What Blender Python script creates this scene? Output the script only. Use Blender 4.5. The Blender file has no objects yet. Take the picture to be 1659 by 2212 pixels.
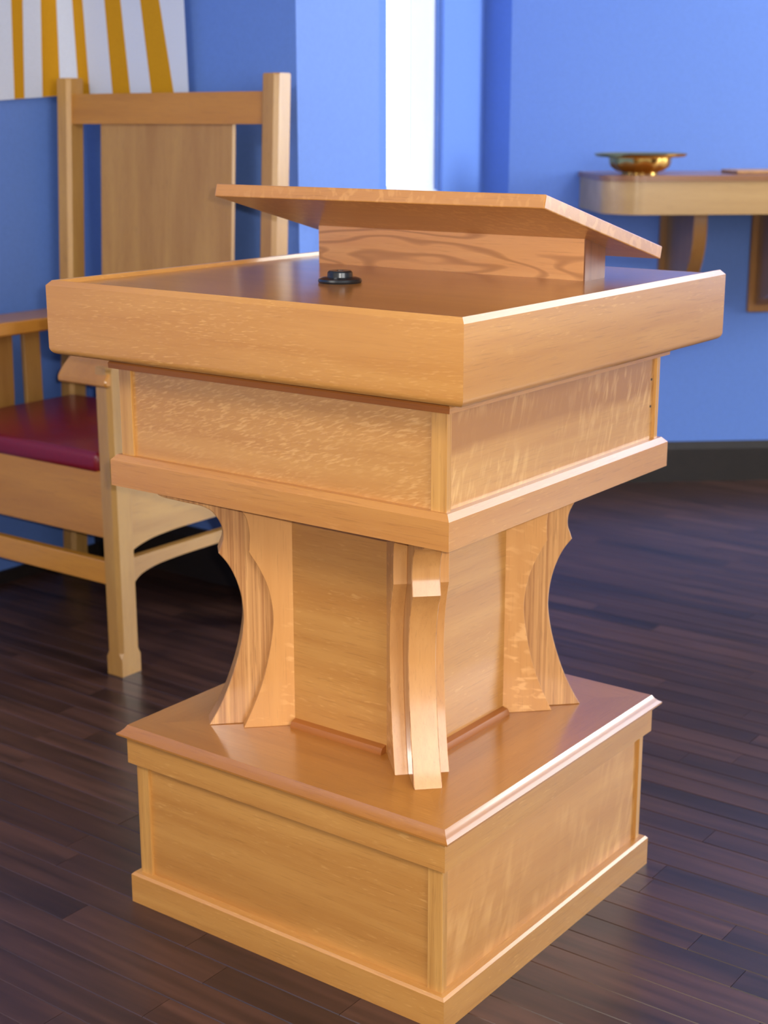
import bpy, bmesh, math, random
from mathutils import Vector, Matrix
random.seed(7)
D = bpy.data
COL = bpy.context.scene.collection
SC = bpy.context.scene

# ------------------------------------------------------------------ camera
CAMP = Vector((1.40982517, -1.92602902, 1.3))
YAW, PITCH, ROLL = math.radians(126.69272), math.radians(14.67967), math.radians(-0.0609)
cam_d = D.cameras.new('camera')
cam = D.objects.new('camera', cam_d)
COL.objects.link(cam)
fw = Vector((math.cos(PITCH)*math.cos(YAW), math.cos(PITCH)*math.sin(YAW), -math.sin(PITCH)))
rt = Vector((math.sin(YAW), -math.cos(YAW), 0))
up = rt.cross(fw)
rt2 = rt*math.cos(ROLL) + up*math.sin(ROLL)
up2 = up*math.cos(ROLL) - rt*math.sin(ROLL)
m = Matrix((rt2, up2, -fw)).transposed().to_4x4()
m.translation = CAMP
cam.matrix_world = m
cam_d.sensor_fit = 'VERTICAL'
cam_d.sensor_height = 36
cam_d.lens = 3226.918/2212*36
cam_d.clip_start = 0.02
cam_d.dof.use_dof = True
cam_d.dof.focus_distance = 2.06
cam_d.dof.aperture_fstop = 6.0
SC.camera = cam
SC.view_settings.view_transform = 'Standard'
SC.view_settings.look = 'None'
SC.view_settings.exposure = 0.0
SC.view_settings.gamma = 1
SC.view_settings.use_curve_mapping = False

# ------------------------------------------------------------------ world and lights
w = D.worlds.new('daylight'); SC.world = w; w.use_nodes = True
bg = w.node_tree.nodes['Background']
bg.inputs[0].default_value = (0.93, 0.97, 1.0, 1); bg.inputs[1].default_value = 5.0

def area(name, loc, target, sx, sy, power, col):
    l = D.lights.new(name, 'AREA'); l.shape = 'RECTANGLE'; l.size = sx; l.size_y = sy
    l.energy = power; l.color = col
    o = D.objects.new(name, l); COL.objects.link(o); o.location = loc
    o.rotation_euler = (Vector(target)-Vector(loc)).to_track_quat('-Z', 'Y').to_euler()
    return o
# the camera's own flash, just right of and above the lens
fl = D.lights.new('camera_flash', 'SPOT'); fl.energy = 118; fl.color = (1.0, 0.97, 0.91)
fl.shadow_soft_size = 0.008; fl.spot_size = math.radians(75); fl.spot_blend = 0.6
flo = D.objects.new('camera_flash', fl); COL.objects.link(flo)
flo.location = CAMP + rt*0.03 + up*0.02
flo.rotation_euler = fw.to_track_quat('-Z', 'Y').to_euler()
# daylight through the tall east windows (openings in the east wall below)
area('east_window_light', (3.36, 5.1, 1.9), (2.0, 5.1, 1.9), 1.9, 1.85, 220, (0.95, 1.0, 0.98))
area('nave_window_light', (3.36, -1.6, 1.9), (2.0, -1.6, 1.9), 1.9, 1.85, 48, (1.0, 0.97, 0.92))
# unseen ceiling lights, added as front fill and for highlights on the bevels
area('added_ceiling_light', (-0.5, -3.1, 3.05), (-0.5, -3.0, 0), 1.4, 1.2, 92, (1.0, 0.95, 0.86))
area('added_ceiling_light', (1.05, 3.7, 3.05), (1.05, 3.7, 0), 1.3, 3.0, 82, (0.97, 0.97, 1.0))

# ------------------------------------------------------------------ materials
def nodes_of(name):
    mt = D.materials.new(name); mt.use_nodes = True
    nt = mt.node_tree
    return mt, nt, nt.nodes, nt.links, nt.nodes['Principled BSDF']

def srgb(r, g, b):
    f = lambda c: (c/255/12.92) if c/255 <= .04045 else ((c/255+.055)/1.055)**2.4
    return (f(r), f(g), f(b), 1)

def wood(name, light, dark, axis='x', rough=.34, coat=.35, figure=.5, gs=1.6, cs=26, pores=.35,
         fleck=0.0, fg=42, fc=300, fthr=.62, fsoft=.1, skew=0.0, cathedral=0.0, band=None, bump=.03, dist=.3):
    mt, nt, N, L, P = nodes_of(name)
    tc = N.new('ShaderNodeTexCoord'); oi = N.new('ShaderNodeObjectInfo')
    rnd = N.new('ShaderNodeVectorMath'); rnd.operation = 'SCALE'; rnd.inputs[0].default_value = (7.1, 3.7, 5.3)
    L.new(oi.outputs['Random'], rnd.inputs['Scale'])
    add = N.new('ShaderNodeVectorMath'); add.operation = 'ADD'
    L.new(tc.outputs['Object'], add.inputs[0]); L.new(rnd.outputs[0], add.inputs[1])
    src = add.outputs[0]
    if skew:
        mr = N.new('ShaderNodeMapping'); mr.inputs['Rotation'].default_value = (0, skew, 0) if axis == 'x' else (skew, 0, 0)
        L.new(src, mr.inputs[0]); src = mr.outputs[0]
    def mapped(g, c):
        mp = N.new('ShaderNodeMapping')
        s = {'x': (g, c, c), 'y': (c, g, c), 'z': (c, c, g)}[axis]
        mp.inputs['Scale'].default_value = s
        L.new(add.outputs[0], mp.inputs[0]); return mp.outputs[0]
    def noise(vec, sc=1, det=4, ro=.55, dist=0):
        n = N.new('ShaderNodeTexNoise'); n.inputs['Scale'].default_value = sc
        n.inputs['Detail'].default_value = det; n.inputs['Roughness'].default_value = ro
        n.inputs['Distortion'].default_value = dist
        L.new(vec, n.inputs['Vector']); return n.outputs[0]
    def ramp(v, a, b, ca=(0, 0, 0, 1), cb=(1, 1, 1, 1)):
        r = N.new('ShaderNodeValToRGB'); r.color_ramp.elements[0].position = a; r.color_ramp.elements[1].position = b
        r.color_ramp.elements[0].color = ca; r.color_ramp.elements[1].color = cb
        L.new(v, r.inputs[0]); return r.outputs[0]
    def mix(a, b, fac, mode='MIX'):
        x = N.new('ShaderNodeMix'); x.data_type = 'RGBA'; x.blend_type = mode
        if isinstance(fac, (int, float)): x.inputs[0].default_value = fac
        else: L.new(fac, x.inputs[0])
        for s, v in ((6, a), (7, b)):
            if isinstance(v, tuple): x.inputs[s].default_value = v
            else: L.new(v, x.inputs[s])
        return x.outputs[2]
    def scale(v, k):
        q = N.new('ShaderNodeMath'); q.operation = 'MULTIPLY'; q.inputs[1].default_value = k
        L.new(v, q.inputs[0]); return q.outputs[0]
    mid = tuple((light[i]*.55+dark[i]*.45) for i in range(3)) + (1,)
    g1 = noise(mapped(gs, cs), 1, 5, .6, dist)
    base = ramp(g1, .36, .66, dark, light)
    base = mix(base, tuple((light[i]*.6+dark[i]*.4) for i in range(3))+(1,), 1-figure)
    # broad boards of slightly different tone
    g0 = noise(mapped(.5, 5), 1, 2, .5)
    base = mix(base, ramp(g0, .35, .65, (.80, .78, .74, 1), (1.0, 1.0, 1.0, 1)), .6, 'MULTIPLY')
    # open pores of oak, thin dark dashes along the grain
    pr = noise(mapped(16, 420), 1, 3, .6)
    base = mix(base, tuple(c*.55 for c in dark[:3])+(1,), scale(ramp(pr, .56, .70), pores))
    if cathedral:
        cn = noise(mapped(2.6, 17), 1, 2, .45, .2)
        ms = N.new('ShaderNodeMath'); ms.operation = 'MULTIPLY'; ms.inputs[1].default_value = 46
        L.new(cn, ms.inputs[0]); sn = N.new('ShaderNodeMath'); sn.operation = 'SINE'; L.new(ms.outputs[0], sn.inputs[0])
        base = mix(base, tuple(c*.66 for c in dark[:3])+(1,), scale(ramp(sn.outputs[0], .35, 1.0), cathedral))
    if band is not None:
        # one wide darker growth band along the board
        sp = N.new('ShaderNodeSeparateXYZ'); L.new(tc.outputs['Object'], sp.inputs[0])
        z0, z1, fb = band
        nn = noise(mapped(3, 30), 1, 3)
        ad = N.new('ShaderNodeMath'); ad.operation = 'MULTIPLY_ADD'; ad.inputs[1].default_value = .02
        L.new(nn, ad.inputs[0]); L.new(sp.outputs[2], ad.inputs[2])
        r = N.new('ShaderNodeValToRGB'); e = r.color_ramp.elements
        mrn = N.new('ShaderNodeMapRange'); mrn.inputs[1].default_value = z0-.02; mrn.inputs[2].default_value = z1+.04
        L.new(ad.outputs[0], mrn.inputs[0])
        e[0].position = .12; e[0].color = (0, 0, 0, 1); e[1].position = .25; e[1].color = (1, 1, 1, 1)
        e2 = e.new(.75); e2.color = (1, 1, 1, 1); e3 = e.new(.9); e3.color = (0, 0, 0, 1)
        L.new(mrn.outputs[0], r.inputs[0])
        base = mix(base, tuple(c*.8 for c in dark[:3])+(1,), scale(r.outputs[0], fb))
    if fleck:
        mp = N.new('ShaderNodeMapping')
        s = {'x': (fg, fc, fc), 'y': (fc, fg, fc), 'z': (fc, fc, fg)}[axis]
        mp.inputs['Scale'].default_value = s; L.new(src, mp.inputs[0])
        fn = noise(mp.outputs[0], 1, 1.5, .5, .4)
        gate = ramp(noise(mapped(3, 11), 1, 2), .38, .60)
        f1 = ramp(fn, fthr, fthr+fsoft)
        mm = N.new('ShaderNodeMath'); mm.operation = 'MULTIPLY'; L.new(f1, mm.inputs[0]); L.new(gate, mm.inputs[1])
        base = mix(base, tuple(min(1, c*k) for c, k in zip(light[:3], (1.25, 1.4, 1.75)))+(1,), scale(mm.outputs[0], fleck))
    L.new(base, P.inputs['Base Color'])
    P.inputs['Roughness'].default_value = rough
    P.inputs['Coat Weight'].default_value = coat; P.inputs['Coat Roughness'].default_value = .16
    if bump:
        b = N.new('ShaderNodeBump'); b.inputs['Strength'].default_value = bump; b.inputs['Distance'].default_value = .002
        L.new(pr, b.inputs['Height']); L.new(b.outputs[0], P.inputs['Normal'])
    return mt

LT, DK = srgb(204, 148, 78), srgb(177, 117, 53)
OAK = {}
for a in 'xyz':
    OAK[a] = wood('honey_oak_'+a, LT, DK, a, figure=.55, fleck=.35)
OAK_FLECK = {a: wood('ray_flecked_oak_'+a, srgb(198, 142, 74), srgb(174, 115, 52), a, figure=.5, fleck=.6, fg=55, fc=430, fthr=.56, fsoft=.14, skew=.08, pores=.15) for a in 'xy'}
OAK_LACE = wood('lacy_flecked_oak', srgb(204, 150, 84), srgb(180, 122, 62), 'x', figure=.5, fleck=.5, fg=62, fc=330, fthr=.50, fsoft=.2, skew=.30, pores=.15)
OAK_FLAKE = wood('flake_figured_oak', srgb(206, 148, 80), srgb(186, 124, 60), 'y', figure=.5, fleck=.55, fg=48, fc=14, fthr=.44, fsoft=.26, skew=.35, pores=.2)
OAK_BAND = wood('striped_oak', srgb(218, 166, 98), srgb(180, 120, 60), 'y', figure=.5, fleck=.35, fg=110, fc=26, fthr=.50, fsoft=.2, skew=.3, band=(.872, .935, .95), pores=.25)
OAK_TOP = {a: wood('polished_oak_top_'+a, srgb(182, 120, 52), srgb(154, 95, 36), a, rough=.28, coat=.6, figure=.4, fleck=.2) for a in 'xy'}
OAK_RED = {a: wood('reddish_oak_trim_'+a, srgb(176, 106, 42), srgb(146, 82, 27), a, figure=.5, rough=.5, coat=.0) for a in 'xy'}
OAK_ROSE = {a: wood('warm_oak_moulding_'+a, srgb(200, 140, 70), srgb(178, 114, 52), a, figure=.5, fleck=.25, coat=.7, rough=.42) for a in 'xy'}
OAK_BRACKET = wood('pale_grained_oak', srgb(220, 164, 102), srgb(164, 108, 60), 'z', figure=.9, gs=.9, cs=150, pores=.5, dist=0, coat=.6)
OAK_FACE = wood('smooth_bracket_face_oak', srgb(212, 154, 90), srgb(188, 128, 70), 'z', figure=.35, gs=.8, cs=90, pores=.25, dist=0, coat=.6)
OAK_FLANK = wood('pale_flecked_oak', srgb(220, 160, 94), srgb(196, 134, 72), 'z', figure=.4, pores=.25, fleck=.6, fg=90, fc=35, fthr=.56, skew=.25)
OAK_STILE = wood('straight_oak_stile', srgb(214, 160, 88), srgb(178, 122, 58), 'z', figure=.7, cs=80, pores=.4)
OAK_CATH = wood('flash_lightened_cathedral_oak', srgb(238, 176, 112), srgb(216, 146, 84), 'x', figure=.5, cathedral=.75, pores=.3, gs=2.5, cs=26)  # colour lightened to stand in for flash light on the shaded support
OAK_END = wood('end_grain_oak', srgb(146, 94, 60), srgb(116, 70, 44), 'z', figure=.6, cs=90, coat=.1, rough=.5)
OAK_SLANT = wood('reading_board_oak', srgb(198, 138, 68), srgb(170, 110, 48), 'x', figure=.4, fleck=.4, fg=90, fc=60, fthr=.52, skew=.0)
CH = {a: wood('pale_chair_oak_'+a, srgb(212, 162, 88), srgb(176, 122, 58), a, rough=.36, figure=.6, gs=1.3, cs=14, bump=.02) for a in 'xyz'}
CHR = {a: wood('amber_chair_oak_'+a, srgb(218, 150, 56), srgb(182, 116, 38), a, rough=.36, figure=.5, gs=1.3, cs=14, bump=.02) for a in 'xy'}
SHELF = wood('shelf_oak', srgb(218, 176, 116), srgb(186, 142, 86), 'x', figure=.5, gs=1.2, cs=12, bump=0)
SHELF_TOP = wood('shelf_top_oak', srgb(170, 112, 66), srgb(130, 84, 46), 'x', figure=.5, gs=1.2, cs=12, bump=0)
SHELF_BR = wood('bracket_oak', srgb(176, 122, 62), srgb(140, 92, 44), 'z', figure=.5, bump=0)
DARKBASE = wood('espresso_baseboard', srgb(42, 33, 28), srgb(27, 21, 18), 'x', rough=.5, coat=.0, figure=.5, bump=0)

def plain(name, col, rough=.5, metal=0, coat=0, noise_amt=.0, nscale=40, bump=0.0, spec=.5):
    mt, nt, N, L, P = nodes_of(name)
    P.inputs['Base Color'].default_value = col; P.inputs['Roughness'].default_value = rough
    P.inputs['Metallic'].default_value = metal; P.inputs['Coat Weight'].default_value = coat
    P.inputs['Specular IOR Level'].default_value = spec
    tc = N.new('ShaderNodeTexCoord'); n = N.new('ShaderNodeTexNoise')
    n.inputs['Scale'].default_value = nscale; n.inputs['Detail'].default_value = 4
    L.new(tc.outputs['Object'], n.inputs['Vector'])
    if noise_amt:
        r = N.new('ShaderNodeValToRGB')
        r.color_ramp.elements[0].color = tuple(c*(1-noise_amt) for c in col[:3])+(1,)
        r.color_ramp.elements[1].color = tuple(min(1, c*(1+noise_amt)) for c in col[:3])+(1,)
        r.color_ramp.elements[0].position = .3; r.color_ramp.elements[1].position = .7
        L.new(n.outputs[0], r.inputs[0]); L.new(r.outputs[0], P.inputs['Base Color'])
    if bump:
        b = N.new('ShaderNodeBump'); b.inputs['Strength'].default_value = bump; b.inputs['Distance'].default_value = .003
        L.new(n.outputs[0], b.inputs['Height']); L.new(b.outputs[0], P.inputs['Normal'])
    return mt
BLUE = plain('periwinkle_blue_paint', srgb(102, 137, 212), .55, noise_amt=.03, nscale=90, bump=.06, spec=.35)
CEIL = plain('off_white_ceiling', srgb(232, 230, 224), .8, noise_amt=.02, bump=.05)
CREAM = plain('cream_nave_paint', srgb(205, 196, 180), .7, noise_amt=.02, bump=.05)
FRAME = plain('white_window_frame', srgb(240, 242, 245), .4, noise_amt=.01)
RED = plain('burgundy_vinyl', srgb(124, 13, 27), .38, coat=.2, noise_amt=.08, nscale=160, bump=.06)
BLACKP = plain('black_plastic', srgb(26, 30, 34), .3, coat=.3, noise_amt=.1)
BLACKR = plain('black_rubber', srgb(20, 22, 25), .45, noise_amt=.1)
BRASS = plain('polished_brass', srgb(232, 192, 108), .13, metal=1, noise_amt=.05)
CLOTH_W = plain('white_banner_cloth', srgb(214, 220, 236), .85, noise_amt=.04, nscale=300, bump=.15, spec=.2)
CLOTH_Y = plain('golden_yellow_cloth', srgb(204, 146, 24), .8, noise_amt=.06, nscale=300, bump=.15, spec=.2)
TRAYW = plain('brown_wood_tray', srgb(176, 130, 84), .45, noise_amt=.12, nscale=30)
SUB = plain('dark_subfloor', srgb(18, 13, 11), .8, noise_amt=.1)

def glass_mat():
    mt, nt, N, L, P = nodes_of('window_glass')
    tr = N.new('ShaderNodeBsdfTransparent'); gl = N.new('ShaderNodeBsdfGlossy'); gl.inputs['Roughness'].default_value = .02
    mx = N.new('ShaderNodeMixShader'); mx.inputs[0].default_value = .06
    L.new(tr.outputs[0], mx.inputs[1]); L.new(gl.outputs[0], mx.inputs[2])
    L.new(mx.outputs[0], N['Material Output'].inputs[0])
    return mt
GLASS = glass_mat()

def plank_mat(name, k, tint):
    mt, nt, N, L, P = nodes_of(name)
    tc = N.new('ShaderNodeTexCoord'); oi = N.new('ShaderNodeObjectInfo')
    sc = N.new('ShaderNodeVectorMath'); sc.operation = 'SCALE'; sc.inputs[0].default_value = (5, 11, 3)
    L.new(oi.outputs['Random'], sc.inputs['Scale'])
    ad = N.new('ShaderNodeVectorMath'); ad.operation = 'ADD'
    L.new(tc.outputs['Object'], ad.inputs[0]); L.new(sc.outputs[0], ad.inputs[1])
    mp = N.new('ShaderNodeMapping'); mp.inputs['Scale'].default_value = (3, 40, 40)
    L.new(ad.outputs[0], mp.inputs[0])
    n = N.new('ShaderNodeTexNoise'); n.inputs['Scale'].default_value = 1; n.inputs['Detail'].default_value = 6
    L.new(mp.outputs[0], n.inputs['Vector'])
    r = N.new('ShaderNodeValToRGB')
    a, b = srgb(*[c*k for c in (46, 30, 24)]), srgb(*[c*k for c in (80, 52, 41)])
    r.color_ramp.elements[0].color = a; r.color_ramp.elements[1].color = b
    r.color_ramp.elements[0].position = .3; r.color_ramp.elements[1].position = .72
    L.new(n.outputs[0], r.inputs[0])
    hs = N.new('ShaderNodeHueSaturation')
    mr = N.new('ShaderNodeMapRange'); mr.inputs[3].default_value = 1-tint; mr.inputs[4].default_value = 1+tint
    L.new(oi.outputs['Random'], mr.inputs[0]); L.new(mr.outputs[0], hs.inputs['Value'])
    L.new(r.outputs[0], hs.inputs['Color']); L.new(hs.outputs[0], P.inputs['Base Color'])
    P.inputs['Roughness'].default_value = .36; P.inputs['Specular IOR Level'].default_value = .42
    P.inputs['Coat Weight'].default_value = .14; P.inputs['Coat Roughness'].default_value = .14
    bp = N.new('ShaderNodeBump'); bp.inputs['Strength'].default_value = .05; bp.inputs['Distance'].default_value = .001
    L.new(n.outputs[0], bp.inputs['Height']); L.new(bp.outputs[0], P.inputs['Normal'])
    return mt
PLANK = plank_mat('dark_walnut_plank', 1.0, .28)
PLANK_D = plank_mat('charred_walnut_plank', .78, .1)

# ------------------------------------------------------------------ mesh helpers
def obj(name, bm, mat, parent=None, smooth=None, label=None):
    me = D.meshes.new(name); bm.normal_update(); bm.to_mesh(me); bm.free()
    me.materials.append(mat)
    if smooth is not None:
        me.shade_smooth(); me.set_sharp_from_angle(angle=math.radians(smooth))
    o = D.objects.new(name, me); COL.objects.link(o)
    if parent: o.parent = parent
    if label: o['label'] = label
    return o
def thing(name, label, cat, loc=(0, 0, 0), rz=0, group=None):
    o = D.objects.new(name, None); COL.objects.link(o); o.location = loc; o.rotation_euler = (0, 0, rz)
    o.empty_display_size = .1
    o['label'] = label; o['category'] = cat
    if group: o['group'] = group
    return o
def struct(o): o['kind'] = 'structure'; return o

def box_bm(x0, x1, y0, y1, z0, z1, bev=0.0, seg=1, bm=None):
    bm = bm or bmesh.new()
    vs = [bm.verts.new(v) for v in ((x0,y0,z0),(x1,y0,z0),(x1,y1,z0),(x0,y1,z0),(x0,y0,z1),(x1,y0,z1),(x1,y1,z1),(x0,y1,z1))]
    fs = [bm.faces.new([vs[i] for i in f]) for f in ((3,2,1,0),(4,5,6,7),(0,1,5,4),(1,2,6,5),(2,3,7,6),(3,0,4,7))]
    if bev:
        es = list({e for f in fs for e in f.edges})
        bmesh.ops.bevel(bm, geom=es, offset=bev, segments=seg, affect='EDGES', profile=.5)
    return bm

def loft(rings, closed_ends=True):
    """rings: lists of equal length; quads between consecutive rings"""
    bm = bmesh.new(); R = [[bm.verts.new(p) for p in r] for r in rings]
    n = len(R[0])
    for a, b in zip(R, R[1:]):
        for i in range(n):
            bm.faces.new((a[i], a[(i+1) % n], b[(i+1) % n], b[i]))
    if closed_ends:
        bm.faces.new(R[0][::-1]); bm.faces.new(R[-1])
    bmesh.ops.recalc_face_normals(bm, faces=bm.faces)
    return bm

SIDES = (('front', 'x', lambda o, t, z: (t, -o, z)), ('right', 'y', lambda o, t, z: (o, t, z)),
         ('back', 'x', lambda o, t, z: (-t, o, z)), ('left', 'y', lambda o, t, z: (-o, -t, z)))
def ring_boards(name, prof, mats, parent, trim=None, smooth=35, only=None):
    """four mitred boards of profile (outward distance, z) round the square lectern"""
    out = []
    for sname, ax, fn in SIDES:
        if only and sname not in only: continue
        if trim is None: rings = [[fn(o, s*o, z) for o, z in prof] for s in (-1, 1)]
        else: rings = [[fn(o, s*trim, z) for o, z in prof] for s in (-1, 1)]
        mt = mats[sname] if sname in mats else mats[ax]
        out.append(obj(name, loft(rings), mt, parent, smooth))
    return out
def extrude_poly(pts, fn, a, b, bev=0.0):
    """polygon of 2D points swept from a to b, fn(u, v, w) -> 3D"""
    rings = [[fn(u, v, a) for u, v in pts], [fn(u, v, b) for u, v in pts]]
    bm = loft(rings)
    if bev:
        n = len(pts)
        caps = [f for f in bm.faces if len(f.verts) == n]
        es = list({e for f in caps for e in f.edges})
        bmesh.ops.bevel(bm, geom=es, offset=bev, segments=1, affect='EDGES', clamp_overlap=True)
    return bm
def spline(pts, n=8):
    out = []
    for i in range(len(pts)-1):
        p0 = pts[max(i-1, 0)]; p1 = pts[i]; p2 = pts[i+1]; p3 = pts[min(i+2, len(pts)-1)]
        for k in range(n):
            t = k/n
            out.append(tuple(.5*((2*p1[j])+(-p0[j]+p2[j])*t+(2*p0[j]-5*p1[j]+4*p2[j]-p3[j])*t*t+(-p0[j]+3*p1[j]-3*p2[j]+p3[j])*t**3) for j in range(2)))
    out.append(pts[-1]); return out
def lathe(prof, n=48):
    bm = bmesh.new(); R = []
    for r, z in prof:
        if r < 1e-6: R.append([bm.verts.new((0, 0, z))])
        else: R.append([bm.verts.new((r*math.cos(2*math.pi*i/n), r*math.sin(2*math.pi*i/n), z)) for i in range(n)])
    for a, b in zip(R, R[1:]):
        for i in range(n):
            j = (i+1) % n
            if len(a) == 1 and len(b) > 1: bm.faces.new((a[0], b[j], b[i]))
            elif len(b) == 1 and len(a) > 1: bm.faces.new((a[i], a[j], b[0]))
            elif len(a) > 1: bm.faces.new((a[i], a[j], b[j], b[i]))
    bmesh.ops.recalc_face_normals(bm, faces=bm.faces)
    return bm

# ------------------------------------------------------------------ room shell
XL = -1.97                       # left wall
YB = 1.125                       # wall behind the chair
CB = (-1.14, YB)                 # outer corner beside the chair
CA = (-1.553, 2.642)             # far end of the window wall
CR = (-1.446, 2.642)             # start of the right wall
RD = Vector((.754, .657)).normalized()
RN = Vector((RD.y, -RD.x))       # from the right wall into the room
HC = 3.1
TH = .12
XE = 3.4
t_end = (XE - CR[0])/RD.x
RE = (XE, CR[1]+RD.y*t_end)
YN = -4.6
def wall_seg(name, a, b, z0, z1, mat, thick=TH, parent=None):
    """wall whose room face runs a->b, room on the right-hand side of a->b"""
    a = Vector(a); b = Vector(b); d = (b-a).normalized(); n = Vector((-d.y, d.x))*thick
    pts = [a, b, b+n, a+n]
    bm = loft([[(p.x, p.y, z) for p in pts] for z in (z0, z1)])
    o = obj(name, bm, mat, parent)
    if not parent: struct(o)
    return o
wall_seg('wall_left', (XL, YN), (XL, YB), 0, HC, BLUE)
wall_seg('wall_back', (XL, YB), CB, 0, HC, BLUE, .35)
# window wall with a real opening
wa, wb = Vector(CB), Vector(CA); wd = (wb-wa).normalized(); wn = Vector((-wd.y, wd.x)); wl = (wb-wa).length
W0, W1 = .633, 1.136
SILL, HEAD = 1.068, 2.7
ww = struct(obj('wall_window', loft([[(p.x, p.y, z) for p in (wa, wa+wd*W0, wa+wd*W0+wn*TH, wa+wn*TH+wd*.045)] for z in (0, HC)]), BLUE))
def strip(t0, t1, z0, z1, n0=0, n1=TH):
    pts = [wa+wd*t0+wn*n0, wa+wd*t1+wn*n0, wa+wd*t1+wn*n1, wa+wd*t0+wn*n1]
    return loft([[(p.x, p.y, z) for p in pts] for z in (z0, z1)])
obj('wall_panel', strip(W1, wl, 0, HC), BLUE, ww)
obj('wall_panel', strip(W0, W1, 0, SILL), BLUE, ww)
obj('wall_panel', strip(W0, W1, HEAD, HC), BLUE, ww)
win = struct(obj('window_1', strip(W0, W1, SILL, SILL+.012, .02, TH), FRAME))
obj('window_frame', strip(W0, W0+.03, SILL+.012, HEAD, .03, .1), FRAME, win)
obj('window_frame', strip(W1-.045, W1, SILL+.012, HEAD, .03, .1), FRAME, win)
obj('window_frame', strip(W0+.03, W1-.045, HEAD-.035, HEAD, .03, .1), FRAME, win)
obj('window_frame', strip(W0+.03, W1-.045, SILL+.012, SILL+.032, .03, .1), FRAME, win)
obj('pane', strip(W0, W1, SILL, HEAD, .010, .016), GLASS, win)
wall_seg('wall_return', CA, CR, 0, HC, BLUE)
wall_seg('wall_right', CR, RE, 0, HC, BLUE)
# east wall and nave beyond the frame, with the windows the light comes from
def east(y0, y1, z0, z1, parent=None):
    return obj('wall_panel' if parent else 'wall_east', box_bm(XE, XE+TH, y0, y1, z0, z1), CREAM, parent)
we = struct(east(YN, RE[1]+.3, 0, .95))
east(YN, RE[1]+.3, 2.85, HC, we); east(YN, -2.6, .95, 2.85, we); east(-.6, 4.1, .95, 2.85, we); east(6.1, RE[1]+.3, .95, 2.85, we)
for k, (y0, y1) in enumerate(((-2.6, -.6), (4.1, 6.1))):
    wn2 = struct(obj('window_%d' % (k+2), box_bm(XE+.02, XE+TH, y0, y1, .95, 1.0), FRAME))
    for yy in (y0, (y0+y1)/2-.02, y1-.04): obj('window_frame', box_bm(XE+.03, XE+.1, yy, yy+.04, 1.0, 2.81), FRAME, wn2)
    obj('window_frame', box_bm(XE+.03, XE+.1, y0, y1, 2.81, 2.85), FRAME, wn2)
struct(obj('wall_nave', box_bm(XL-TH, XE+TH, YN-TH, YN, 0, HC), CREAM))
struct(obj('ceiling', box_bm(XL-.3, XE+.3, YN-.3, RE[1]+.5, HC, HC+.1), CEIL))
# baseboards (dark stained wood)
def baseboard(name, a, b, h, t=.016):
    a = Vector(a); b = Vector(b); d = (b-a).normalized(); n = Vector((d.y, -d.x))
    prof = [(0, 0), (t, 0), (t, h*.82), (t*.55, h), (0, h)]
    rings = [[(p.x+n.x*o, p.y+n.y*o, z) for o, z in prof] for p in (a, b)]
    return struct(obj(name, loft(rings), DARKBASE))
baseboard('baseboard_left', (XL, YN), (XL, YB), .035)
baseboard('baseboard_back', (XL, YB), CB, .15)
baseboard('baseboard_window', CB, CA, .15)
baseboard('baseboard_return', CA, CR, .15)
baseboard('baseboard_right', CR, RE, .15)

# floor: dark strip planks running along x
floor = struct(obj('floor', box_bm(XL-TH, XE+TH, YN-TH, RE[1]+.5, -.1, -.014), SUB))
PW = .06; Y0 = -.259
forced = {-3: [(-.375, 1), (-.052, 0)], -2: [(.172, 0)], 17: [(.174, 0)], 12: [(.37, 0)]}
dark_at = [(-.45, -.41), (.3, .79), (.05, -.41), (.45, .60), (.9, -.05), (-1.0, -.15), (.55, .3)]
def project(x, y, z=0):
    d = Vector((x, y, z))-CAMP; dz = d.dot(fw)
    if dz < .1: return None
    return 829.5+3226.9*d.dot(rt2)/dz, 1106-3226.9*d.dot(up2)/dz
LENS = [.32, .44, .57, .70, .86, 1.05]
plank_mesh = {}
def plank_me(length, mat):
    key = (round(length, 3), mat.name)
    if key not in plank_mesh:
        bm = box_bm(0, length-.0009, .0001, PW-.0001, -.014, 0)
        tops = [e for e in bm.edges if all(abs(v.co.z) < 1e-6 for v in e.verts) and abs(e.verts[0].co.x-e.verts[1].co.x) > .01]
        bmesh.ops.bevel(bm, geom=tops, offset=.0013, segments=1, affect='EDGES')
        me = D.meshes.new('plank'); bm.to_mesh(me); bm.free(); me.materials.append(mat); plank_mesh[key] = me
    return plank_mesh[key]
rng = random.Random(21)
cand = []
n0 = int(math.floor((YN-Y0)/PW)); n1 = int(math.ceil((RE[1]-Y0)/PW))
rest = bmesh.new()
def in_room(x, y):
    if y > YB-.02 and x < CB[0]-.35*(y-YB)-.02: return False
    if y > CR[1] and (Vector((x, y))-Vector(CR)).dot(RN) < -.06: return False
    return True
for n in range(n0, n1):
    y = Y0+n*PW
    x = XL + rng.uniform(-.8, -.1)
    cuts = [c[0] for c in forced.get(n, [])]
    while x < XE:
        ln = rng.choice(LENS); x2 = x+ln
        for c in cuts:
            if x+.05 < c < x2+.15: x2 = c
        if x2 > XE: x2 = XE
        a, b = max(x, XL), x2
        if b-a > .03:
            seen = 0
            for k in range(9):
                q = project(a+(b-a)*k/8, y+PW/2)
                if q and -20 < q[0] < 1680 and 900 < q[1] < 2240: seen += 1
            okr = in_room(b, y+PW/2) or in_room(a, y+PW/2)
            dist = (Vector(((a+b)/2, y))-Vector((CAMP.x, CAMP.y))).length
            if okr: cand.append((0 if seen else 1, dist, a, b, y))
        x = x2
cand.sort()
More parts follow.
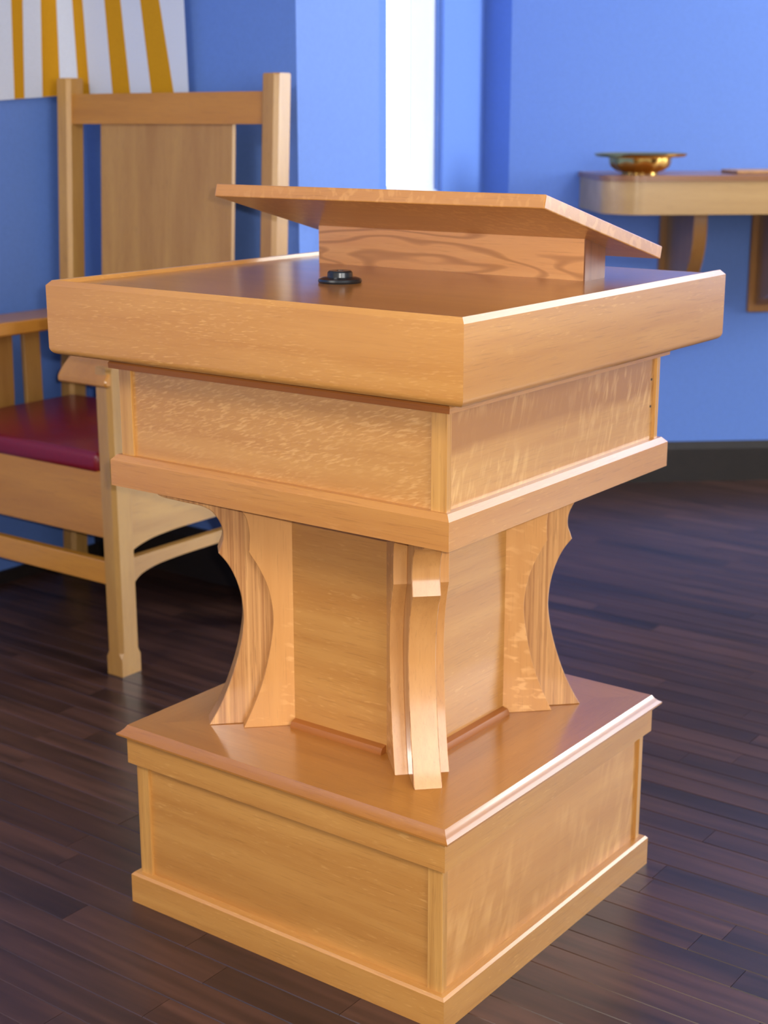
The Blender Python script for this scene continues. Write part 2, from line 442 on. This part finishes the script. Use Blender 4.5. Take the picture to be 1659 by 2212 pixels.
for k, (s, dist, a, b, y) in enumerate(cand):
    if s == 0 and k < 298:
        dk = any(a < px < b and y < py < y+PW for px, py in dark_at) or (rng.random() < .06)
        o = D.objects.new('plank', plank_me(b-a, PLANK_D if dk else PLANK)); COL.objects.link(o)
        o.location = (a, y, 0); o.parent = floor
    else:
        box_bm(a, b-.0014, y+.0006, y+PW-.0006, -.014, 0, bm=rest)
o = obj('plank_field', rest, PLANK, floor); o['kind'] = 'stuff'

# ------------------------------------------------------------------ lectern
lec = thing('lectern', 'large honey oak lectern with scrolled corner brackets and a slanted reading board, standing in front', 'lectern')
# plinth
bprof = [(.296, 0), (.3245, 0), (.3245, .0510), (.3205, .055), (.296, .055)]
ring_boards('base_board', bprof, {'x': OAK['x'], 'y': OAK['y']}, lec)
ring_boards('base_panel', [(.290, .05), (.307, .05), (.307, .265), (.290, .265)],
            {'x': OAK['x'], 'right': OAK_FLAKE, 'left': OAK['y']}, lec)
def stiles(z0, z1, wx, wy, out, inn):
    for sx in (-1, 1):
        for sy in (-1, 1):
            bm = bmesh.new()
            pts = [(out, out), (out-wx, out), (out-wx, inn), (inn, inn), (inn, out-wy), (out, out-wy)]
            o = obj('corner_stile', loft([[(sx*px, sy*py, z) for px, py in pts] for z in (z0, z1)]), OAK_STILE, lec)
            b = o.modifiers.new('soften', 'BEVEL'); b.width = .0022; b.segments = 2; b.limit_method = 'ANGLE'
stiles(.05, .26, .026, .013, .312, .300)
ring_boards('plinth_rail', [(.296, .258), (.322, .258), (.322, .305), (.296, .305)], {'x': OAK['x'], 'y': OAK['y']}, lec)
ring_boards('plinth_top', [(.13, .3015), (.3235, .3015), (.3275, .306), (.3345, .3085), (.3345, .3115), (.3295, .3145), (.3245, .3195), (.3205, .3255), (.13, .3255)],
            OAK_TOP, lec, smooth=50)
# waist column
ring_boards('column_panel', [(.140, .3255), (.155, .3255), (.155, .738), (.140, .738)], {'x': OAK['x'], 'y': OAK['y']}, lec)
ring_boards('column_trim', [(.154, .3255), (.169, .3255), (.169, .330), (.1655, .336), (.154, .339)], OAK_RED, lec, trim=.094)
# brackets
outer = [(.40, .738), (.385, .722), (.36, .7135), (.3415, .7085), (.316, .701), (.300, .689), (.2885, .668), (.2866, .648), (.2915, .632), (.2946, .6227)]
lower = [(.2946, .6227), (.280, .604), (.268, .579), (.260, .550), (.2568, .522), (.2575, .498), (.2635, .462), (.2735, .425), (.2876, .385), (.304, .350), (.318, .3256)]
def bracket_profile(off, soft=1.0, inner=.19):
    up_ = spline(outer, 6); lo = spline(lower, 6)
    pts = up_+lo[1:]
    pts = [(d-off, z) for d, z in pts]
    return [(inner, .738)]+pts+[(inner, .3256)]
flank_prof = [(.36, .738), (.31, .728), (.272, .712), (.252, .690), (.2455, .664), (.2455, .640), (.2465, .628)]
flank_low = [(.2465, .628), (.232, .603), (.2185, .572), (.2115, .540), (.2095, .512), (.2125, .480), (.220, .440), (.230, .402), (.246, .360), (.262, .3256)]
for k in range(4):
    ang = math.radians(-45+90*k); e = Vector((math.cos(ang), math.sin(ang), 0)); q = Vector((-e.y, e.x, 0))
    fn = lambda d, z, t: tuple(e*d+q*t+Vector((0, 0, z)))
    def front_faces(o):              # the narrow curved front shows smooth face grain
        o.data.materials.append(OAK_FACE)
        for pl in o.data.polygons:
            if abs(pl.normal.dot(q)) < .3: pl.material_index = 1
    c = obj('scroll_bracket', extrude_poly(bracket_profile(0, inner=.195), fn, -.0215, .0215, .0018), OAK_BRACKET, lec, 32)
    front_faces(c)
    fp = [(.165, .738)]+spline(flank_prof, 6)+spline(flank_low, 6)[1:]+[(.165, .3256)]
    for s in (-1, 1):
        front_faces(obj('flank_board', extrude_poly(fp, fn, s*.0215, s*.0425, .0012), OAK_FLANK, c, 32))
# upper box
ring_boards('box_moulding', [(.200, .7375), (.3255, .7375), (.3255, .779), (.3175, .7875), (.296, .7875), (.296, .745), (.200, .745)], OAK_ROSE, lec)
ring_boards('box_panel', [(.290, .78), (.307, .78), (.307, .93), (.290, .93)], {'front': OAK_LACE, 'x': OAK['x'], 'right': OAK_BAND, 'left': OAK['y']}, lec)
stiles(.782, .928, .026, .011, .312, .300)
ring_boards('tray_trim', [(.30, .926), (.323, .926), (.3235, .934), (.318, .942), (.318, .9495), (.30, .9495)], {'x': OAK_RED['x'], 'y': OAK_ROSE['y']}, lec)
# tray
rr = .012
arc = [(.3858-rr+rr*math.cos(a), .9492+rr+rr*math.sin(a)) for a in [math.radians(-90+15*k) for k in range(7)]]
tprof = [(.300, .9492)]+arc+[(.3858, 1.0562), (.3786, 1.0637), (.3742, 1.0632), (.3735, 1.058), (.3735, 1.045), (.3625, 1.045), (.3625, .965), (.300, .965)]
ring_boards('tray_board', tprof, {'front': OAK_FLECK['x'], 'x': OAK['x'], 'y': OAK['y']}, lec, smooth=30, only=('front', 'left', 'right'))
bprof2 = [(.300, .9492)]+arc+[(.3858, 1.0545), (.3835, 1.0568), (.3735, 1.0568), (.3735, 1.045), (.3625, 1.045), (.3625, .965), (.300, .965)]
ring_boards('tray_board', bprof2, {'x': OAK['x']}, lec, smooth=30, only=('back',))
obj('tray_top', box_bm(-.3735, .3735, -.3735, .3735, 1.044, 1.057), OAK_TOP['x'], lec)
# nail holes on the right panel
for yy, zz in ((.262, .887), (.262, .842)):
    bm = bmesh.new(); bmesh.ops.create_cone(bm, cap_ends=True, segments=12, radius1=.0022, radius2=.0022, depth=.001)
    bmesh.ops.rotate(bm, verts=bm.verts, matrix=Matrix.Rotation(math.pi/2, 3, 'Y'))
    bmesh.ops.translate(bm, verts=bm.verts, vec=(.3072, yy+.03, zz))
    obj('nail_hole', bm, BLACKR, lec)
# reading rest
u = Vector((0, .371, -.0965)).normalized(); nrm = Vector((0, -u.z, u.y))
bl = .383
fnb = lambda a, b, t: tuple(Vector((t, -.074, 1.2000))+u*a+nrm*b)
rb = extrude_poly([(0, -.0205), (bl, -.0205), (bl, 0), (0, 0)], fnb, -.314, .314)
rbo = obj('reading_board', rb, OAK_SLANT, lec)
bv = rbo.modifiers.new('soften', 'BEVEL'); bv.width = .0018; bv.segments = 2
def zb(y): return 1.2000-.0205*1.033-.26*(y+.074)
ys, ye = .145, .170
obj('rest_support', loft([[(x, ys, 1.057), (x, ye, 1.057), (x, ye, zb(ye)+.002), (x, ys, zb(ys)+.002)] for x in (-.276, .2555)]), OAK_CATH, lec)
obj('end_cap', loft([[(x, ys, 1.057), (x, ye, 1.057), (x, ye, zb(ye)+.002), (x, ys, zb(ys)+.002)] for x in (.2555, .258)]), OAK_END, lec)
obj('rest_block', loft([[(x, ye, 1.057), (x, .212, 1.057), (x, .212, zb(.212)+.002), (x, ye, zb(ye)+.002)] for x in (-.272, .2565)]), OAK_END, lec, label='darker end-grain block under the reading board')
# microphone mount
mic = obj('microphone_mount', lathe([(0, 0), (.033, 0), (.0345, .003), (.033, .006), (.026, .0085), (.020, .009), (.0195, .016), (.017, .0185), (.006, .0185), (.005, .015), (0, .015)]), BLACKP, lec, 40, 'round black microphone mount on the tray')
mic.location = (-.040, -.094, 1.057)

# ------------------------------------------------------------------ armchair
ch = thing('armchair', 'high-backed oak armchair with burgundy seat cushion, standing against the blue wall', 'chair', (-1.47, .67, 0))
CO = Vector((-1.47, .67, 0))
def cpart(name, bm, mat, smooth=None, parent=ch):
    bmesh.ops.translate(bm, verts=bm.verts, vec=-CO)
    return obj(name, bm, mat, parent, smooth)
def post(x0, x1, y0, y1, zs, c=.009, rake=0.0):
    """square post, corners chamfered between the ends; y shifts with height by rake"""
    def ring(z, cc):
        s = rake*z
        p = []
        for (px, py, ax, ay) in ((x0, y0, 1, 1), (x1, y0, -1, 1), (x1, y1, -1, -1), (x0, y1, 1, -1)):
            a = (px+ax*cc, py); b = (px, py+ay*cc)
            p += [b, a] if (ax*ay > 0) else [a, b]
        return [(a, b+s, z) for a, b in p]
    zb_, zt = zs
    return loft([ring(zb_, .0012), ring(zb_+.045, .0012), ring(zb_+.058, c), ring(zt-.004, c), ring(zt, c+.003)])
for x0, x1 in ((-1.172, -1.120), (-1.892, -1.840)):
    cpart('front_leg', post(x0, x1, .413, .476, (0, .752)), CH['z'])
for x0, x1 in ((-1.148, -1.093), (-1.905, -1.850)):
    cpart('back_post', post(x0, x1, .915, .978, (0, 1.415), .010, .055), CH['z'])
def yr(z): return .915+.055*z
# back: top rail, panel, lower rail
def backboard(name, x0, x1, z0, z1, d0, d1, mat):
    return cpart(name, loft([[(x, yr(z)+d, z) for z, d in ((z0, d0), (z0, d1), (z1, d1), (z1, d0))] for x in (x0, x1)]), mat)
backboard('top_rail', -1.852, -1.146, 1.292, 1.372, .012, .042, CHR['x'])
backboard('lower_rail', -1.852, -1.146, .60, .67, .012, .042, CHR['x'])
backboard('back_panel', -1.745, -1.258, .66, 1.30, .022, .034, CH['z'])
# seat frame
cpart('front_rail', box_bm(-1.842, -1.170, .424, .450, .338, .500, .002), CHR['x'])
cpart('back_rail', box_bm(-1.852, -1.146, .95, .975, .338, .500, .002), CHR['x'])
railp = [(.470, .304), (.500, .314), (.548, .3225), (.62, .3265), (.70, .327), (.80, .3255), (.88, .318), (.935, .302)]
rp = [(.470, .500)]+spline(railp, 4)+[(.935, .500)]
for xa in (-1.152, -1.875):
    cpart('side_rail', extrude_poly(rp, lambda y, z, x: (x, y, z), xa, xa+.024), CH['y'])
strp = [(.470, .222), (.498, .240), (.544, .250), (.608, .2545), (.70, .2555), (.80, .2545), (.88, .248), (.932, .222)]
sp_ = [(.470, .286)]+spline(strp, 4)+[(.932, .286)]
for xa in (-1.150, -1.873):
    cpart('side_stretcher', extrude_poly(sp_, lambda y, z, x: (x, y, z), xa, xa+.022), CH['y'])
cpart('front_stretcher', box_bm(-1.842, -1.170, .426, .450, .221, .279, .002), CHR['x'])
# arms: level, dropping a little to a rounded front
armt = [(.985, .787), (.70, .787), (.58, .787), (.50, .782), (.45, .766), (.418, .740), (.404, .722)]
armb = [(.404, .712), (.412, .707), (.44, .712), (.50, .738), (.58, .750), (.70, .752), (.985, .752)]
ap = spline(armt, 4)+spline(armb, 4)
for x0, x1 in ((-1.285, -1.1215), (-1.890, -1.727)):
    cpart('arm', extrude_poly(ap, lambda y, z, x: (x, y, z), x0, x1, .004), CHR['y'], 35)
def slat(name, y0, y1, xa):
    cpart(name, box_bm(xa, xa+.016, y0, y1, .495, .755, .002), CH['z'])
for xa in (-1.148, -1.872):
    slat('narrow_slat', .535, .593, xa); slat('narrow_slat', .787, .845, xa)
    cpart('wide_slat', loft([[(x, .650, .495), (x, .640, .56), (x, .635, .755), (x, .747, .755), (x, .742, .56), (x, .736, .495)] for x in (xa, xa+.016)]), CH['z'])
cpart('seat_board', box_bm(-1.842, -1.170, .450, .950, .470, .488), CHR['x'])
cush = box_bm(-1.838, -1.1765, .418, .938, .493, .545, .018, 4)
for v in cush.verts:
    if v.co.z > .52:
        fx = (v.co.x+1.507)/.33; fy = (v.co.y-.678)/.26
        v.co.z += .006*max(0, (1-fx*fx))*max(0, (1-fy*fy))
cpart('seat_cushion', cush, RED, 45)

# ------------------------------------------------------------------ banner draped round the wall corner
BO = Vector((-1.86, 1.09, 1.36))
ban = thing('banner', 'white cloth banner with golden yellow rays hanging on the wall above the armchair', 'banner', BO)
def drape(sv):                   # plan curve: along the left wall, round the corner, along the back wall
    if sv < .54: return Vector((-1.962, .45+sv)), Vector((1, 0))
    if sv < .6970796:
        a = (sv-.54)/.10
        return Vector((-1.862-.10*math.cos(a), .99+.10*math.sin(a))), Vector((math.cos(a), -math.sin(a)))
    return Vector((-1.862+sv-.6970796, 1.09)), Vector((0, -1))
def cloth(l, r, off, t, zb_=1.3700, zt=2.35, cols=8, rows=8):
    """l, r: functions giving the left and right edge at height z"""
    bm = bmesh.new(); G = []
    for k in range(rows+1):
        row = []
        for c in range(cols+1):
            f = k/rows; z = zb_+(zt-zb_)*f
            sv = l(z)+(r(z)-l(z))*c/cols
            z -= .016*max(0, (.62-sv))*(1-f)/.24
            p, n = drape(sv)
            row.append([bm.verts.new(Vector((p.x+n.x*o, p.y+n.y*o, z))-BO) for o in (off, off+t)])
        G.append(row)
    for k in range(rows):
        for c in range(cols):
            for o in (0, 1):
                q = [G[k][c][o], G[k][c+1][o], G[k+1][c+1][o], G[k+1][c][o]]
                bm.faces.new(q if o else q[::-1])
    rim = [G[0][c] for c in range(cols+1)]+[G[k][cols] for k in range(1, rows+1)]+[G[rows][c] for c in range(cols-1, -1, -1)]+[G[k][0] for k in range(rows-1, 0, -1)]
    for a, b in zip(rim, rim[1:]+rim[:1]): bm.faces.new((a[0], b[0], b[1], a[1]))
    bmesh.ops.recalc_face_normals(bm, faces=bm.faces)
    return bm
def edge(b, t): return lambda z: b+(t-b)*(z-1.370)/.25
obj('banner_cloth', cloth(edge(.37, .395), edge(1.0718, 1.0646), 0, .0035, cols=60), CLOTH_W, ban, 40)
for lb, rb_, lt, rt_ in ((.4412, .4755, .4506, .4893), (.5418, .5985, .5540, .6012), (.6537, .6911, .6475, .6809), (.7844, .8539, .7683, .8299), (.9364, 1.0203, .9063, .9760)):
    obj('yellow_ray', cloth(edge(lb, lt), edge(rb_, rt_), .0036, .0012, 1.3705), CLOTH_Y, ban, 40)

# ------------------------------------------------------------------ wall shelf with bowl
RO = Vector((-1.006, 3.024))
rza = math.atan2(RD.y, RD.x)
sh = thing('wall_shelf', 'long oak shelf with rounded end on curved brackets, fixed to the right blue wall', 'shelf', (RO.x, RO.y, 0), rza)
# local frame: x along the wall to the right, -y into the room
ST, SB, SDEP = 1.127, 1.002, .45
def plan(x0, x1, dep, r):
    c = [(x0+r-r*math.cos(a), -(dep-r)-r*math.sin(a)) for a in [math.radians(9*k) for k in range(11)]]
    return [(x1, 0), (x0, 0)]+c+[(x1, -dep)]
X0 = -.33
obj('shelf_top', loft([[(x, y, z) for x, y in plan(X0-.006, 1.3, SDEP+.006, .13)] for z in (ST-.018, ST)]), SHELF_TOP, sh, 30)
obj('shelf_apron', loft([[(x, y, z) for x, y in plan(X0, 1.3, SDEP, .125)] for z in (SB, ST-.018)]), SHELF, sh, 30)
for bx in (.005, .34, .68):
    bp = obj('back_plate', box_bm(bx-.045, bx+.045, -.022, 0, .628, SB, .003), SHELF_BR, sh)
    cv = [(-.36, SB), (-.362, .96), (-.355, .90), (-.33, .84), (-.28, .78), (-.21, .73), (-.13, .695), (-.06, .672), (-.03, .655)]
    pr = [(-.02, SB)]+spline(cv, 5)+[(-.02, .655)]
    inner = [(-.02, SB)]
    obj('curved_brace', extrude_poly(pr, lambda y, z, x: (x, y, z), bx-.022, bx+.026, .003), SHELF_BR, bp, 30)
bowl = lathe([(0, .003), (.050, .003), (.054, 0), (.060, 0), (.061, .006), (.078, .012), (.094, .024), (.101, .038), (.1035, .052),
              (.110, .0545), (.146, .057), (.152, .063), (.1535, .067), (.150, .068), (.143, .062), (.108, .0595), (.100, .056), (.0965, .040), (.089, .028), (.073, .017), (.045, .012), (0, .011)], 80)
for v in bowl.verts:
    rr2 = math.hypot(v.co.x, v.co.y)
    if .062 < rr2 < .107:
        k = 1+.045*math.cos(10*math.atan2(v.co.y, v.co.x))*math.sin(math.pi*(rr2-.062)/.045)
        v.co.x *= k; v.co.y *= k
bo = obj('brass_bowl', bowl, BRASS, None, 40)
bo.location = (-.953, 2.673, ST); bo['label'] = 'shiny wide-rimmed brass bowl on the oak wall shelf'; bo['category'] = 'bowl'
td = box_bm(-.16, .16, -.09, .09, 0, .012, .003)
to = obj('flat_tray', td, TRAYW); tp = RO+RD*.28+RN*.27
to.location = (tp.x, tp.y, ST); to.rotation_euler = (0, 0, rza)
to['label'] = 'thin flat brown board lying on the oak wall shelf right of the brass bowl'; to['category'] = 'board'
